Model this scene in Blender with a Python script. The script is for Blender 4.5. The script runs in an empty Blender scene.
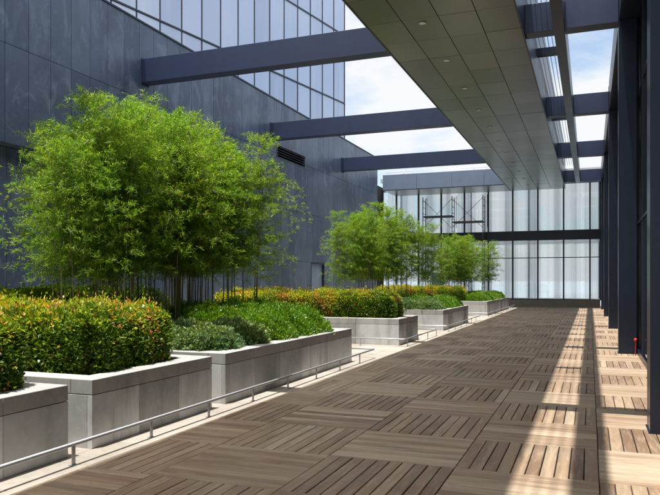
import bpy, math, random
import numpy as np
from mathutils import Vector

random.seed(7)
rng = np.random.default_rng(11)
sc = bpy.context.scene
COL = sc.collection
R = math.radians

# ------------------------------------------------------------------ objects
def link(o, parent=None):
    COL.objects.link(o)
    if parent is not None:
        o.parent = parent
    return o

def tag(o, label=None, cat=None, group=None, kind=None):
    if label: o['label'] = label
    if cat: o['category'] = cat
    if group: o['group'] = group
    if kind: o['kind'] = kind
    return o

def thing(name, loc=(0, 0, 0), label=None, cat=None, group=None, rz=0.0):
    e = bpy.data.objects.new(name, None)
    e.empty_display_size = 0.2
    e.location = loc
    e.rotation_euler = (0, 0, rz)
    link(e)
    return tag(e, label, cat, group)

def copy_tree(o, parent=None):
    c = o.copy()
    COL.objects.link(c)
    if parent is not None:
        c.parent = parent
    for ch in list(o.children):
        copy_tree(ch, c)
    return c

class MB:
    """collects boxes, tubes and prisms for ONE mesh"""
    def __init__(s):
        s.v, s.f, s.t, s.m, s.sm = [], [], [], [], []

    def _add(s, verts, faces, tint=0.5, mi=0, smooth=False):
        b = len(s.v)
        s.v += [tuple(p) for p in verts]
        for f in faces:
            s.f.append([b + i for i in f]); s.t.append(tint); s.m.append(mi); s.sm.append(smooth)

    def box(s, x0, x1, y0, y1, z0, z1, tint=0.5, mi=0):
        v = [(x0, y0, z0), (x1, y0, z0), (x1, y1, z0), (x0, y1, z0), (x0, y0, z1), (x1, y0, z1), (x1, y1, z1), (x0, y1, z1)]
        f = [(0, 3, 2, 1), (4, 5, 6, 7), (0, 1, 5, 4), (1, 2, 6, 5), (2, 3, 7, 6), (3, 0, 4, 7)]
        s._add(v, f, tint, mi)

    def cbox(s, x0, x1, y0, y1, z0, z1, c=0.01, tint=0.5, mi=0):
        """box whose top edges are chamfered"""
        v = [(x0, y0, z0), (x1, y0, z0), (x1, y1, z0), (x0, y1, z0),
             (x0, y0, z1 - c), (x1, y0, z1 - c), (x1, y1, z1 - c), (x0, y1, z1 - c),
             (x0 + c, y0 + c, z1), (x1 - c, y0 + c, z1), (x1 - c, y1 - c, z1), (x0 + c, y1 - c, z1)]
        f = [(0, 3, 2, 1), (0, 1, 5, 4), (1, 2, 6, 5), (2, 3, 7, 6), (3, 0, 4, 7),
             (4, 5, 9, 8), (5, 6, 10, 9), (6, 7, 11, 10), (7, 4, 8, 11), (8, 9, 10, 11)]
        s._add(v, f, tint, mi)

    def quad(s, a, b, c, d, tint=0.5, mi=0):
        s._add([a, b, c, d], [(0, 1, 2, 3)], tint, mi)

    def tube(s, pts, rad, n=8, tint=0.5, mi=0, cap=True):
        pts = [Vector(p) for p in pts]
        if not isinstance(rad, (list, tuple)): rad = [rad] * len(pts)
        vs, fs = [], []
        up = Vector((0, 0, 1))
        for i, p in enumerate(pts):
            if i == 0: d = pts[1] - pts[0]
            elif i == len(pts) - 1: d = pts[-1] - pts[-2]
            else: d = (pts[i + 1] - pts[i]).normalized() + (pts[i] - pts[i - 1]).normalized()
            d.normalize()
            a = d.cross(up)
            if a.length < 0.05: a = d.cross(Vector((0, 1, 0)))
            a.normalize(); b = a.cross(d)
            for k in range(n):
                an = 2 * math.pi * k / n
                vs.append(p + rad[i] * (a * math.cos(an) + b * math.sin(an)))
        for i in range(len(pts) - 1):
            for k in range(n):
                k2 = (k + 1) % n
                fs.append((i * n + k, i * n + k2, (i + 1) * n + k2, (i + 1) * n + k))
        s._add(vs, fs, tint, mi, True)
        if cap:
            b0 = len(s.v) - len(vs)
            s.f.append([b0 + k for k in range(n)][::-1]); s.t.append(tint); s.m.append(mi); s.sm.append(False)
            s.f.append([b0 + (len(pts) - 1) * n + k for k in range(n)]); s.t.append(tint); s.m.append(mi); s.sm.append(False)

    def disc(s, c, r, h, n=20, tint=0.5, mi=0):
        s.tube([(c[0], c[1], c[2]), (c[0], c[1], c[2] + h)], r, n, tint, mi)

    def build(s, name, mats, parent=None, bevel=0.0):
        me = bpy.data.meshes.new(name)
        me.from_pydata(s.v, [], s.f)
        if not isinstance(mats, (list, tuple)): mats = [mats]
        for m in mats: me.materials.append(m)
        at = me.attributes.new('tint', 'FLOAT', 'FACE')
        at.data.foreach_set('value', np.array(s.t, dtype=np.float32))
        me.polygons.foreach_set('material_index', np.array(s.m, dtype=np.int32))
        me.polygons.foreach_set('use_smooth', np.array(s.sm, dtype=bool))
        me.update()
        o = bpy.data.objects.new(name, me)
        link(o, parent)
        if bevel:
            md = o.modifiers.new('bevel', 'BEVEL'); md.width = bevel; md.segments = 2; md.limit_method = 'ANGLE'
        return o

# ------------------------------------------------------------------ materials
class NT:
    def __init__(s, name):
        s.mat = bpy.data.materials.new(name); s.mat.use_nodes = True
        s.t = s.mat.node_tree; s.t.nodes.clear()
        s.out = s.n('ShaderNodeOutputMaterial')
    def n(s, typ, **kw):
        nd = s.t.nodes.new(typ)
        for k, v in kw.items():
            if k in nd.bl_rna.properties.keys(): setattr(nd, k, v)
            else: nd.inputs[k.replace('_', ' ')].default_value = v
        return nd
    def l(s, a, b): s.t.links.new(a, b)
    def pos(s, scale=(1, 1, 1)):
        g = s.n('ShaderNodeNewGeometry'); m = s.n('ShaderNodeMapping'); m.inputs['Scale'].default_value = scale
        s.l(g.outputs['Position'], m.inputs['Vector']); return m.outputs['Vector']
    def noise(s, scale, detail=4, rough=0.55, vec=None, dist=0.0):
        nd = s.n('ShaderNodeTexNoise'); nd.inputs['Scale'].default_value = scale
        nd.inputs['Detail'].default_value = detail; nd.inputs['Roughness'].default_value = rough
        nd.inputs['Distortion'].default_value = dist
        s.l(vec if vec is not None else s.pos(), nd.inputs['Vector']); return nd.outputs['Fac']
    def ramp(s, fac, stops):
        nd = s.n('ShaderNodeValToRGB'); e = nd.color_ramp.elements
        while len(e) < len(stops): e.new(0.5)
        for el, (p, c) in zip(e, stops):
            el.position = p; el.color = (*c, 1) if len(c) == 3 else c
        s.l(fac, nd.inputs['Fac']); return nd.outputs['Color']
    def mix(s, a, b, fac, mode='MIX'):
        nd = s.n('ShaderNodeMix', data_type='RGBA', blend_type=mode)
        for sock, v in ((nd.inputs[6], a), (nd.inputs[7], b), (nd.inputs[0], fac)):
            if hasattr(v, 'is_linked'): s.l(v, sock)
            elif isinstance(v, (int, float)): sock.default_value = v
            else: sock.default_value = (*v, 1)
        return nd.outputs[2]
    def math(s, op, a, b=0.5, c=None, clamp=False):
        nd = s.n('ShaderNodeMath', operation=op); nd.use_clamp = clamp
        for i, v in enumerate((a, b, c)):
            if v is None: continue
            if hasattr(v, 'is_linked'): s.l(v, nd.inputs[i])
            else: nd.inputs[i].default_value = v
        return nd.outputs[0]
    def tint(s):
        return s.n('ShaderNodeAttribute', attribute_name='tint').outputs['Fac']
    def bump(s, h, strength=0.2, dist=0.01):
        nd = s.n('ShaderNodeBump'); nd.inputs['Strength'].default_value = strength; nd.inputs['Distance'].default_value = dist
        s.l(h, nd.inputs['Height']); return nd.outputs['Normal']
    def pbr(s, color, rough=0.5, metal=0.0, spec=0.5, normal=None):
        b = s.n('ShaderNodeBsdfPrincipled')
        for nm, v in (('Base Color', color), ('Roughness', rough), ('Metallic', metal), ('Specular IOR Level', spec)):
            if hasattr(v, 'is_linked'): s.l(v, b.inputs[nm])
            elif nm == 'Base Color': b.inputs[nm].default_value = (*v, 1)
            else: b.inputs[nm].default_value = v
        if normal is not None: s.l(normal, b.inputs['Normal'])
        s.l(b.outputs[0], s.out.inputs[0]); return b

def gray(t, lo, hi):
    return t.ramp(t.tint(), [(0, lo), (1, hi)])

def mat_wood(name, stretch):
    t = NT(name)
    g = t.noise(1.0, 6, 0.65, t.pos(stretch), 0.4)
    big = t.noise(0.7, 5, 0.6)
    spot = t.noise(7, 3, 0.6)
    tn = t.tint()
    c = t.ramp(tn, [(0.0, (0.195, 0.115, 0.068)), (0.35, (0.30, 0.192, 0.118)), (0.7, (0.385, 0.27, 0.172)), (1.0, (0.48, 0.37, 0.26))])
    c = t.mix(c, (0.14, 0.10, 0.07), t.math('MULTIPLY', t.ramp(g, [(0.46, (0, 0, 0)), (0.66, (1, 1, 1))]), 0.65))
    g2 = t.noise(3.3, 5, 0.6, t.pos(stretch), 0.2)
    c = t.mix(c, (0.55, 0.455, 0.345), t.math('MULTIPLY', t.ramp(g2, [(0.5, (0, 0, 0)), (0.7, (1, 1, 1))]), 0.4))
    c = t.mix(c, (0.42, 0.335, 0.24), t.math('MULTIPLY', t.ramp(big, [(0.45, (0, 0, 0)), (0.7, (1, 1, 1))]), 0.45))
    c = t.mix(c, (0.12, 0.10, 0.08), t.math('MULTIPLY', t.ramp(spot, [(0.6, (0, 0, 0)), (0.8, (1, 1, 1))]), 0.35))
    r = t.math('MULTIPLY_ADD', g, 0.25, 0.42)
    t.pbr(c, r, 0, 0.4, t.bump(g, 0.35, 0.004))
    return t.mat

def mat_concrete(name, lo, hi, stain=0.6, scale=1.0):
    t = NT(name)
    a = t.noise(1.3 * scale, 7, 0.62)
    b = t.noise(14, 5, 0.6)
    streak = t.noise(1.0, 4, 0.6, t.pos((5, 5, 0.55)), 0.3)
    c = gray(t, lo, hi)
    dark = tuple(x * 0.48 for x in lo); light = tuple(min(0.75, x * 1.3) for x in hi)
    c = t.mix(c, dark, t.math('MULTIPLY', t.ramp(a, [(0.46, (0, 0, 0)), (0.72, (1, 1, 1))]), stain))
    c = t.mix(c, (lo[0]*0.60, lo[1]*0.57, lo[2]*0.50), t.math('MULTIPLY', t.ramp(streak, [(0.52, (0, 0, 0)), (0.72, (1, 1, 1))]), stain * 0.9))
    c = t.mix(c, light, t.math('MULTIPLY', t.ramp(b, [(0.5, (0, 0, 0)), (0.8, (1, 1, 1))]), 0.3))
    t.pbr(c, 0.8, 0, 0.3, t.bump(b, 0.25, 0.004))
    return t.mat

def mat_slate(name):
    t = NT(name)
    a = t.noise(0.55, 7, 0.62, t.pos((1, 1.0, 0.8)), 0.5)
    vein = t.noise(1.1, 6, 0.65, t.pos((1, 1.2, 0.75)), 2.2)
    fine = t.noise(18, 4, 0.6)
    c = gray(t, (0.050, 0.075, 0.132), (0.092, 0.124, 0.188))
    c = t.mix(c, (0.036, 0.054, 0.098), t.math('MULTIPLY', t.ramp(a, [(0.42, (0, 0, 0)), (0.62, (1, 1, 1))]), 0.7))
    c = t.mix(c, (0.18, 0.23, 0.32), t.math('MULTIPLY', t.ramp(vein, [(0.52, (0, 0, 0)), (0.70, (1, 1, 1))]), 0.5))
    c = t.mix(c, (0.15, 0.175, 0.22), t.math('MULTIPLY', t.ramp(fine, [(0.55, (0, 0, 0)), (0.8, (1, 1, 1))]), 0.25))
    r = t.math('MULTIPLY_ADD', a, 0.3, 0.22)
    t.pbr(c, r, 0, 0.5, t.bump(fine, 0.08, 0.003))
    return t.mat

def mat_paint(name, col, rough=0.4, metal=0.0, var=0.15, spec=0.5):
    t = NT(name)
    a = t.noise(1.6, 6, 0.65)
    b = t.noise(1.0, 5, 0.6, t.pos((4, 4, 0.6)))
    c = t.mix(col, tuple(x * (1 - var * 2) for x in col), t.ramp(a, [(0.4, (0, 0, 0)), (0.7, (1, 1, 1))]))
    c = t.mix(c, tuple(min(1, x * (1 + var) + 0.006) for x in col), t.math('MULTIPLY', t.ramp(b, [(0.5, (0, 0, 0)), (0.75, (1, 1, 1))]), 0.6))
    t.pbr(c, t.math('MULTIPLY_ADD', a, 0.2, rough - 0.1), metal, spec)
    return t.mat

def mat_leaf(name, stops, transl=0.35, rough=0.42):
    t = NT(name)
    c = t.ramp(t.tint(), stops)
    nz = t.noise(1.4, 2)
    c = t.mix(c, t.mix(c, (1.4, 1.12, 0.75), 1.0, 'MULTIPLY'), t.ramp(nz, [(0.4, (0, 0, 0)), (0.65, (1, 1, 1))]))
    p = t.pbr(c, rough, 0, 0.35)
    tr = t.n('ShaderNodeBsdfTranslucent')
    c2 = t.mix(c, (1.5, 1.6, 0.6), 1.0, 'MULTIPLY')
    t.l(c2, tr.inputs['Color'])
    mx = t.n('ShaderNodeMixShader'); mx.inputs[0].default_value = transl
    t.l(p.outputs[0], mx.inputs[1]); t.l(tr.outputs[0], mx.inputs[2]); t.l(mx.outputs[0], t.out.inputs[0])
    return t.mat

M = {}
M['wood_y'] = mat_wood('weathered_deck_wood_long', (9, 0.9, 9))
M['wood_x'] = mat_wood('weathered_deck_wood_cross', (0.9, 9, 9))
M['concrete'] = mat_concrete('planter_concrete', (0.37, 0.37, 0.36), (0.76, 0.77, 0.77), 0.55)
M['coping'] = mat_concrete('planter_coping_concrete', (0.36, 0.355, 0.34), (0.48, 0.475, 0.455), 0.45)
M['paving'] = mat_concrete('pale_stone_paving', (0.33, 0.295, 0.25), (0.42, 0.38, 0.33), 0.35)
M['slate'] = mat_slate('dark_slate_cladding')
M['joint'] = mat_paint('dark_joint', (0.02, 0.022, 0.028), 0.8, 0, 0.05)
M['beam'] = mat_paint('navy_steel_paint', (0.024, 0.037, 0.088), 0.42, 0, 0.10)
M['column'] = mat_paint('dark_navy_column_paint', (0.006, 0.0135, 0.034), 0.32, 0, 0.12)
M['soffit'] = None
M['fascia'] = mat_paint('pale_blue_grey_panel', (0.20, 0.25, 0.345), 0.4, 0.15, 0.06)
M['mullion'] = mat_paint('dark_mullion_metal', (0.024, 0.032, 0.05), 0.4, 0.2, 0.1)
M['sill'] = mat_concrete('grey_brown_sill_stone', (0.27, 0.245, 0.21), (0.33, 0.30, 0.26), 0.4)
M['door'] = mat_paint('blue_grey_door_paint', (0.19, 0.25, 0.37), 0.4, 0, 0.06)
M['vent'] = mat_paint('dark_vent_metal', (0.11, 0.125, 0.155), 0.5, 0.3, 0.1)
M['red'] = mat_paint('red_paint', (0.55, 0.025, 0.03), 0.4, 0, 0.05)
M['roofing'] = mat_concrete('light_roofing', (0.42, 0.42, 0.42), (0.5, 0.5, 0.5), 0.2)
M['blue'] = mat_paint('blue_board', (0.10, 0.26, 0.55), 0.5, 0, 0.05)
M['scaff'] = mat_paint('dark_scaffold_metal', (0.11, 0.11, 0.115), 0.5, 0.2, 0.15)
M['white'] = mat_paint('white_lamp_lens', (0.78, 0.76, 0.70), 0.4, 0, 0.03)

def mk_soffit():
    t = NT('satin_metal_soffit')
    c = gray(t, (0.165, 0.162, 0.138), (0.23, 0.223, 0.195))
    a = t.noise(0.8, 5)
    c = t.mix(c, (0.145, 0.145, 0.122), t.math('MULTIPLY', t.ramp(a, [(0.4, (0, 0, 0)), (0.7, (1, 1, 1))]), 0.35))
    t.pbr(c, 0.30, 0.55, 0.5)
    return t.mat
M['soffit'] = mk_soffit()

def mk_steel():
    t = NT('brushed_stainless_steel')
    a = t.noise(6, 4)
    t.pbr((0.44, 0.45, 0.47), t.math('MULTIPLY_ADD', a, 0.2, 0.34), 0.7)
    return t.mat
M['steel'] = mk_steel()
M['side'] = mat_paint('grey_blue_side_panel', (0.085, 0.105, 0.145), 0.4, 0.1, 0.08)

def mk_soil():
    t = NT('dark_planter_soil')
    a = t.noise(9, 6, 0.7)
    c = t.ramp(a, [(0.3, (0.025, 0.018, 0.012)), (0.7, (0.075, 0.055, 0.038))])
    t.pbr(c, 0.95, 0, 0.2, t.bump(a, 0.8, 0.04)); return t.mat
M['soil'] = mk_soil()

def mk_ground():
    t = NT('distant_ground')
    a = t.noise(0.01, 6); 
    c = t.ramp(a, [(0.35, (0.24, 0.28, 0.31)), (0.65, (0.29, 0.33, 0.36))])
    t.pbr(c, 0.85, 0, 0.3); return t.mat
M['ground'] = mk_ground()

def mk_towerglass():
    t = NT('reflective_tower_glass')
    c = gray(t, (0.42, 0.48, 0.61), (0.52, 0.58, 0.71))
    s = t.noise(0.5, 3, 0.5, t.pos((3, 3, 0.25)))
    c = t.mix(c, (0.62, 0.66, 0.74), t.math('MULTIPLY', t.ramp(s, [(0.5, (0, 0, 0)), (0.75, (1, 1, 1))]), 0.5))
    t.pbr(c, 0.16, 0.55, 0.5, t.bump(t.noise(0.35, 2), 0.04, 0.2)); return t.mat
M['tower'] = mk_towerglass()

def mk_darkglass():
    t = NT('dark_reflective_glass')
    t.pbr((0.006, 0.009, 0.013), 0.04, 0, 0.9, t.bump(t.noise(0.4, 2), 0.03, 0.1)); return t.mat
M['darkglass'] = mk_darkglass()

def mk_clear():
    t = NT('pale_green_clear_glass')
    tr = t.n('ShaderNodeBsdfTransparent'); gl = t.n('ShaderNodeBsdfGlossy'); gl.inputs['Roughness'].default_value = 0.02
    c = t.ramp(t.tint(), [(0, (0.77, 0.80, 0.82)), (1, (0.84, 0.87, 0.885))])
    t.l(c, tr.inputs['Color'])
    fr = t.n('ShaderNodeFresnel'); fr.inputs['IOR'].default_value = 1.5
    f2 = t.math('MULTIPLY_ADD', fr.outputs[0], 1.3, 0.03, clamp=True)
    mx = t.n('ShaderNodeMixShader'); t.l(f2, mx.inputs[0]); t.l(tr.outputs[0], mx.inputs[1]); t.l(gl.outputs[0], mx.inputs[2])
    t.l(mx.outputs[0], t.out.inputs[0]); return t.mat
M['clear'] = mk_clear()

def mk_sheer():
    t = NT('white_sheer_curtain')
    tr = t.n('ShaderNodeBsdfTransparent'); tr.inputs['Color'].default_value = (0.96, 0.98, 0.98, 1)
    tl = t.n('ShaderNodeBsdfTranslucent'); tl.inputs['Color'].default_value = (0.86, 0.88, 0.90, 1)
    df = t.n('ShaderNodeBsdfDiffuse'); df.inputs['Color'].default_value = (0.86, 0.88, 0.90, 1)
    m1 = t.n('ShaderNodeMixShader'); m1.inputs[0].default_value = 0.45
    t.l(tl.outputs[0], m1.inputs[1]); t.l(df.outputs[0], m1.inputs[2])
    st = t.noise(1.0, 3, 0.5, t.pos((5, 5, 0.015)))
    bd = t.noise(1.0, 2, 0.5, t.pos((1.3, 1.3, 0.0)))
    f = t.math('ADD', t.math('MULTIPLY', st, 0.5), t.math('MULTIPLY', t.ramp(bd, [(0.42, (0, 0, 0)), (0.56, (1, 1, 1))]), 0.45), clamp=True)
    m2 = t.n('ShaderNodeMixShader'); t.l(f, m2.inputs[0]); t.l(tr.outputs[0], m2.inputs[1]); t.l(m1.outputs[0], m2.inputs[2])
    t.l(m2.outputs[0], t.out.inputs[0]); return t.mat
M['sheer'] = mk_sheer()

M['bamboo_leaf'] = mat_leaf('bamboo_leaf', [(0.0, (0.065, 0.15, 0.016)), (0.5, (0.155, 0.295, 0.028)), (0.85, (0.29, 0.44, 0.06)), (1.0, (0.44, 0.40, 0.14))], 0.48)
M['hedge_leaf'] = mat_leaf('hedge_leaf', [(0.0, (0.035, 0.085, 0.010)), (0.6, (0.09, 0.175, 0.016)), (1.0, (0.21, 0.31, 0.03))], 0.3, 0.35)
M['hedge_tip'] = mat_leaf('hedge_new_growth', [(0.0, (0.15, 0.29, 0.015)), (0.45, (0.37, 0.46, 0.035)), (0.7, (0.56, 0.36, 0.10)), (1.0, (0.55, 0.14, 0.09))], 0.35, 0.35)
M['green_leaf'] = mat_leaf('shrub_leaf_green', [(0.0, (0.05, 0.135, 0.014)), (0.6, (0.12, 0.265, 0.022)), (1.0, (0.23, 0.38, 0.05))], 0.25, 0.35)
M['pale_leaf'] = mat_leaf('shrub_leaf_pale', [(0.0, (0.05, 0.12, 0.045)), (0.6, (0.13, 0.23, 0.10)), (1.0, (0.36, 0.44, 0.27))], 0.22, 0.35)
M['culm'] = mat_paint('bamboo_culm', (0.30, 0.29, 0.13), 0.4, 0, 0.25)
M['twig'] = mat_paint('twig', (0.10, 0.085, 0.045), 0.7, 0, 0.2)

# ------------------------------------------------------------------ leaf meshes
def unit(a):
    return a / np.maximum(np.linalg.norm(a, axis=1, keepdims=True), 1e-9)

def leaf_mesh(name, c, d, L, W, tint, mat, parent=None, fold=0.12):
    n = len(c)
    d = unit(d)
    r = unit(rng.normal(size=(n, 3)) + np.array([0, 0, 1.2]))
    side = unit(np.cross(d, r)); nr = np.cross(side, d)
    L = L[:, None]; W = W[:, None]
    mid = c + d * L * 0.42 - nr * L * fold * 0.3
    v = np.empty((n, 4, 3), dtype=np.float32)
    v[:, 0] = c
    v[:, 1] = mid + side * W * 0.5 + nr * W * 0.18
    v[:, 2] = c + d * L - nr * L * fold
    v[:, 3] = mid - side * W * 0.5 + nr * W * 0.18
    me = bpy.data.meshes.new(name)
    me.vertices.add(4 * n); me.vertices.foreach_set('co', v.ravel())
    me.loops.add(4 * n); me.loops.foreach_set('vertex_index', np.arange(4 * n, dtype=np.int32))
    me.polygons.add(n)
    me.polygons.foreach_set('loop_start', np.arange(0, 4 * n, 4, dtype=np.int32))
    me.polygons.foreach_set('loop_total', np.full(n, 4, dtype=np.int32))
    at = me.attributes.new('tint', 'FLOAT', 'FACE'); at.data.foreach_set('value', np.clip(tint, 0, 1).astype(np.float32))
    me.materials.append(mat)
    me.update(calc_edges=True)
    o = bpy.data.objects.new(name, me)
    return link(o, parent)

# ------------------------------------------------------------------ camera, light, sky
cam = bpy.data.cameras.new('camera'); co = bpy.data.objects.new('camera', cam); COL.objects.link(co)
cam.sensor_width = 36; cam.lens = 36 * 675 / 660; cam.shift_y = (281 - 247.5) / 660
cam.clip_start = 0.05; cam.clip_end = 20000
co.location = (0, 0, 1.62); co.rotation_euler = (R(90), 0, math.atan(260 / 675))
sc.camera = co

SUN = Vector((0.086, 0.135, -1.0)).normalized()
ld = bpy.data.lights.new('sun', 'SUN'); lo = bpy.data.objects.new('sun', ld); COL.objects.link(lo)
ld.energy = 3.2; ld.angle = R(0.53); ld.color = (1.0, 0.965, 0.91)
lo.rotation_euler = SUN.to_track_quat('-Z', 'Y').to_euler(); lo.location = (-2, -3, 30)

w = bpy.data.worlds.new('World'); sc.world = w; w.use_nodes = True
nt = w.node_tree; nt.nodes.clear()
def wn(t): return nt.nodes.new(t)
wo = wn('ShaderNodeOutputWorld'); bg = wn('ShaderNodeBackground'); sky = wn('ShaderNodeTexSky')
sky.sky_type = 'NISHITA'; sky.sun_disc = False
sky.sun_elevation = math.asin(-SUN.z); sky.sun_rotation = math.atan2(-SUN.x, -SUN.y) % (2 * math.pi)
bg.inputs['Strength'].default_value = 0.15
tc = wn('ShaderNodeTexCoord'); sx = wn('ShaderNodeSeparateXYZ'); nt.links.new(tc.outputs['Generated'], sx.inputs[0])
def wm(op, a, b):
    m = wn('ShaderNodeMath'); m.operation = op
    for i, v in enumerate((a, b)):
        if hasattr(v, 'is_linked'): nt.links.new(v, m.inputs[i])
        else: m.inputs[i].default_value = v
    return m.outputs[0]
zz = wm('ADD', wm('MAXIMUM', sx.outputs[2], 0.0), 0.22)
cx = wn('ShaderNodeCombineXYZ'); nt.links.new(wm('DIVIDE', sx.outputs[0], zz), cx.inputs[0]); nt.links.new(wm('DIVIDE', sx.outputs[1], zz), cx.inputs[1])
cx.inputs[2].default_value = 3.7
cn = wn('ShaderNodeTexNoise'); cn.inputs['Scale'].default_value = 1.5; cn.inputs['Detail'].default_value = 9; cn.inputs['Roughness'].default_value = 0.56
nt.links.new(cx.outputs[0], cn.inputs['Vector'])
# more cloud towards the horizon
low = wm('MULTIPLY', wm('SUBTRACT', 0.40, sx.outputs[2]), 0.30)
cr = wn('ShaderNodeValToRGB'); cr.color_ramp.elements[0].position = 0.46; cr.color_ramp.elements[1].position = 0.60; cr.color_ramp.elements[0].color = (0.22, 0.22, 0.22, 1)
nt.links.new(wm('ADD', cn.outputs['Fac'], wm('ADD', low, wm('MULTIPLY', wm('MAXIMUM', wm('SUBTRACT', sx.outputs[2], 0.42), 0.0), 0.75))), cr.inputs['Fac'])
hm = wn('ShaderNodeMapRange'); hm.interpolation_type = 'SMOOTHSTEP'; hm.inputs[1].default_value = 0.42; hm.inputs[2].default_value = 0.66
nt.links.new(sx.outputs[2], hm.inputs[0]); hi = hm.outputs[0]
cl = wn('ShaderNodeMix'); cl.data_type = 'RGBA'; nt.links.new(hi, cl.inputs[0])
cl.inputs[6].default_value = (2.85, 2.92, 3.0, 1); cl.inputs[7].default_value = (7.6, 7.4, 7.1, 1)
skm = wn('ShaderNodeMix'); skm.data_type = 'RGBA'; skm.blend_type = 'MULTIPLY'; skm.inputs[0].default_value = 1.0
nt.links.new(sky.outputs[0], skm.inputs[6]); skm.inputs[7].default_value = (0.56, 0.60, 0.60, 1)
mxw = wn('ShaderNodeMix'); mxw.data_type = 'RGBA'
nt.links.new(cr.outputs['Color'], mxw.inputs[0]); nt.links.new(skm.outputs[2], mxw.inputs[6]); nt.links.new(cl.outputs[2], mxw.inputs[7])
nt.links.new(mxw.outputs[2], bg.inputs['Color']); nt.links.new(bg.outputs[0], wo.inputs[0])

sc.view_settings.view_transform = 'Standard'; sc.view_settings.look = 'None'
sc.view_settings.exposure = 1.15; sc.view_settings.gamma = 1.0
sc.render.engine = 'CYCLES'
sc.cycles.max_bounces = 10; sc.cycles.transparent_max_bounces = 16; sc.cycles.diffuse_bounces = 5
try: sc.cycles.use_denoising = True
except Exception: pass

# ------------------------------------------------------------------ dimensions
DX0, TILE, TILEY = 0.07, 1.165, 1.12
DY0 = 8.1
WALLX = -12.2
BL, BR, BZ = -4.70, -1.45, 7.36       # covered bridge
FY = 44.3                              # far facade
COLY = [7.9, 16.35, 24.85, 33.3, 41.75]
PF = -4.48                             # planter front plane

# ------------------------------------------------------------------ ground, deck, paving
b = MB(); b.quad((-6000, -6000, -0.10), (6000, -6000, -0.10), (6000, 6000, -0.10), (-6000, 6000, -0.10))
tag(b.build('ground', M['ground']), kind='structure')

b = MB()
b.box(-4.1, 1.3, -9, FY - 0.1, -0.09, -0.034, 0.0, 2)
for i in range(-4, 1):
    for j in range(-16, 35):
        x0 = DX0 + TILE * i; x1 = min(x0 + TILE, 1.16); y0 = DY0 + TILEY * j; y1 = min(y0 + TILEY, FY - 0.5)
        if y1 - y0 < 0.1: continue
        along = (i + j) % 2 != 0
        base = random.gauss(0.40 if along else 0.58, 0.15)
        nb = 10; s = (TILE if along else TILEY) / nb
        for k in range(nb):
            tn = min(1, max(0, base + random.gauss(0, 0.24)))
            dz = random.uniform(-0.0015, 0.0015)
            gp = 0.0042 + random.uniform(-0.001, 0.0015)
            if along:
                a0 = max(x0 + k * s + gp, -4.098); a1 = min(x0 + (k + 1) * s - gp, x1)
                if a1 - a0 < 0.02: continue
                b.cbox(a0, a1, y0 + 0.003, y1 - 0.003, -0.03, dz, 0.004, tn, 0)
            else:
                a0 = y0 + k * s + 0.003; a1 = min(y0 + (k + 1) * s - 0.003, y1)
                if a1 - a0 < 0.02: continue
                b.cbox(max(x0 + 0.003, -4.098), x1 - 0.003, a0, a1, -0.03, dz, 0.004, tn, 1)
tag(b.build('deck', [M['wood_y'], M['wood_x'], M['joint']]), kind='structure')

b = MB()
b.box(-13.4, -4.104, -9, FY - 0.1, -0.09, -0.012, 0.2, 1)
for j in range(0, 66):                       # border course beside the deck
    y0 = -9 + j * 0.81
    b.cbox(-4.475, -4.106, y0 + 0.003, min(y0 + 0.807, FY - 0.13), -0.03, 0.0, 0.004, random.random())
for i in range(0, 10):
    for j in range(0, 66):
        x1 = -4.481 - i * 0.81; y0 = -9 + j * 0.81
        b.cbox(x1 - 0.804, x1, y0 + 0.003, min(y0 + 0.807, FY - 0.13), -0.03, 0.0, 0.004, random.random())
b.box(-4.09, 0.97, FY - 0.49, FY - 0.115, -0.03, 0.012, 0.9)
tag(b.build('pavement', [M['paving'], M['sill']]), kind='structure')

# ------------------------------------------------------------------ slate wall with recess, vent and door
wall = thing('stone_wall', (WALLX, 0, 0), 'tall dark blue-grey slate-clad wall along the left of the planters', 'wall')
def wbox(b, y0, y1, z0, z1, d0, d1, **k): b.box(-d1, -d0, y0, y1, z0, z1, **k)    # depth measured behind the face
DOOR = (29.2, 30.9, 2.48); VENT = (25.5, 28.5, 6.78, 7.34); REC = (-4.0, 15.4, 4.72)
b = MB()
WTOP, WEND, WBEG = 9.15, 39.8, -9.0
rows = [(0.0, 2.5), (2.5, 4.72), (4.72, 6.95), (6.95, WTOP)]
ys = []
y = 11.46 - 0.69 * 29
while y < WEND - 0.05:
    ys.append(y); y += 0.69
ys[-1] = WEND - 0.69 if False else ys[-1]
for q, y0 in enumerate(ys):
    y1 = min(y0 + 0.69, WEND)
    for z0, z1 in rows:
        segs = [(y0, y1, z0, z1)]
        def cut(segs, cy0, cy1, cz0, cz1):
            out = []
            for a0, a1, c0, c1 in segs:
                if a1 <= cy0 or a0 >= cy1 or c1 <= cz0 or c0 >= cz1: out.append((a0, a1, c0, c1)); continue
                if a0 < cy0: out.append((a0, cy0, c0, c1))
                if a1 > cy1: out.append((cy1, a1, c0, c1))
                m0, m1 = max(a0, cy0), min(a1, cy1)
                if c0 < cz0: out.append((m0, m1, c0, cz0))
                if c1 > cz1: out.append((m0, m1, cz1, c1))
            return out
        segs = cut(segs, DOOR[0], DOOR[1], -1, DOOR[2]); segs = cut(segs, *VENT)
        segs = cut(segs, REC[0], REC[1], -1, REC[2])
        tn = random.random()
        for a0, a1, c0, c1 in segs:
            if a1 - a0 < 0.02 or c1 - c0 < 0.02: continue
            wbox(b, a0 + 0.006, a1 - 0.006, c0 + 0.006, c1 - 0.006, 0.0, 0.05, tint=tn)
b.build('cladding', M['slate'], wall)
b = MB()                                      # backing body behind the joints, with the openings left free
wbox(b, WBEG, REC[0], 0, WTOP - 0.03, 0.045, 0.9); wbox(b, REC[0], REC[1], REC[2] + 0.012, WTOP - 0.03, 0.045, 0.9)
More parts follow.
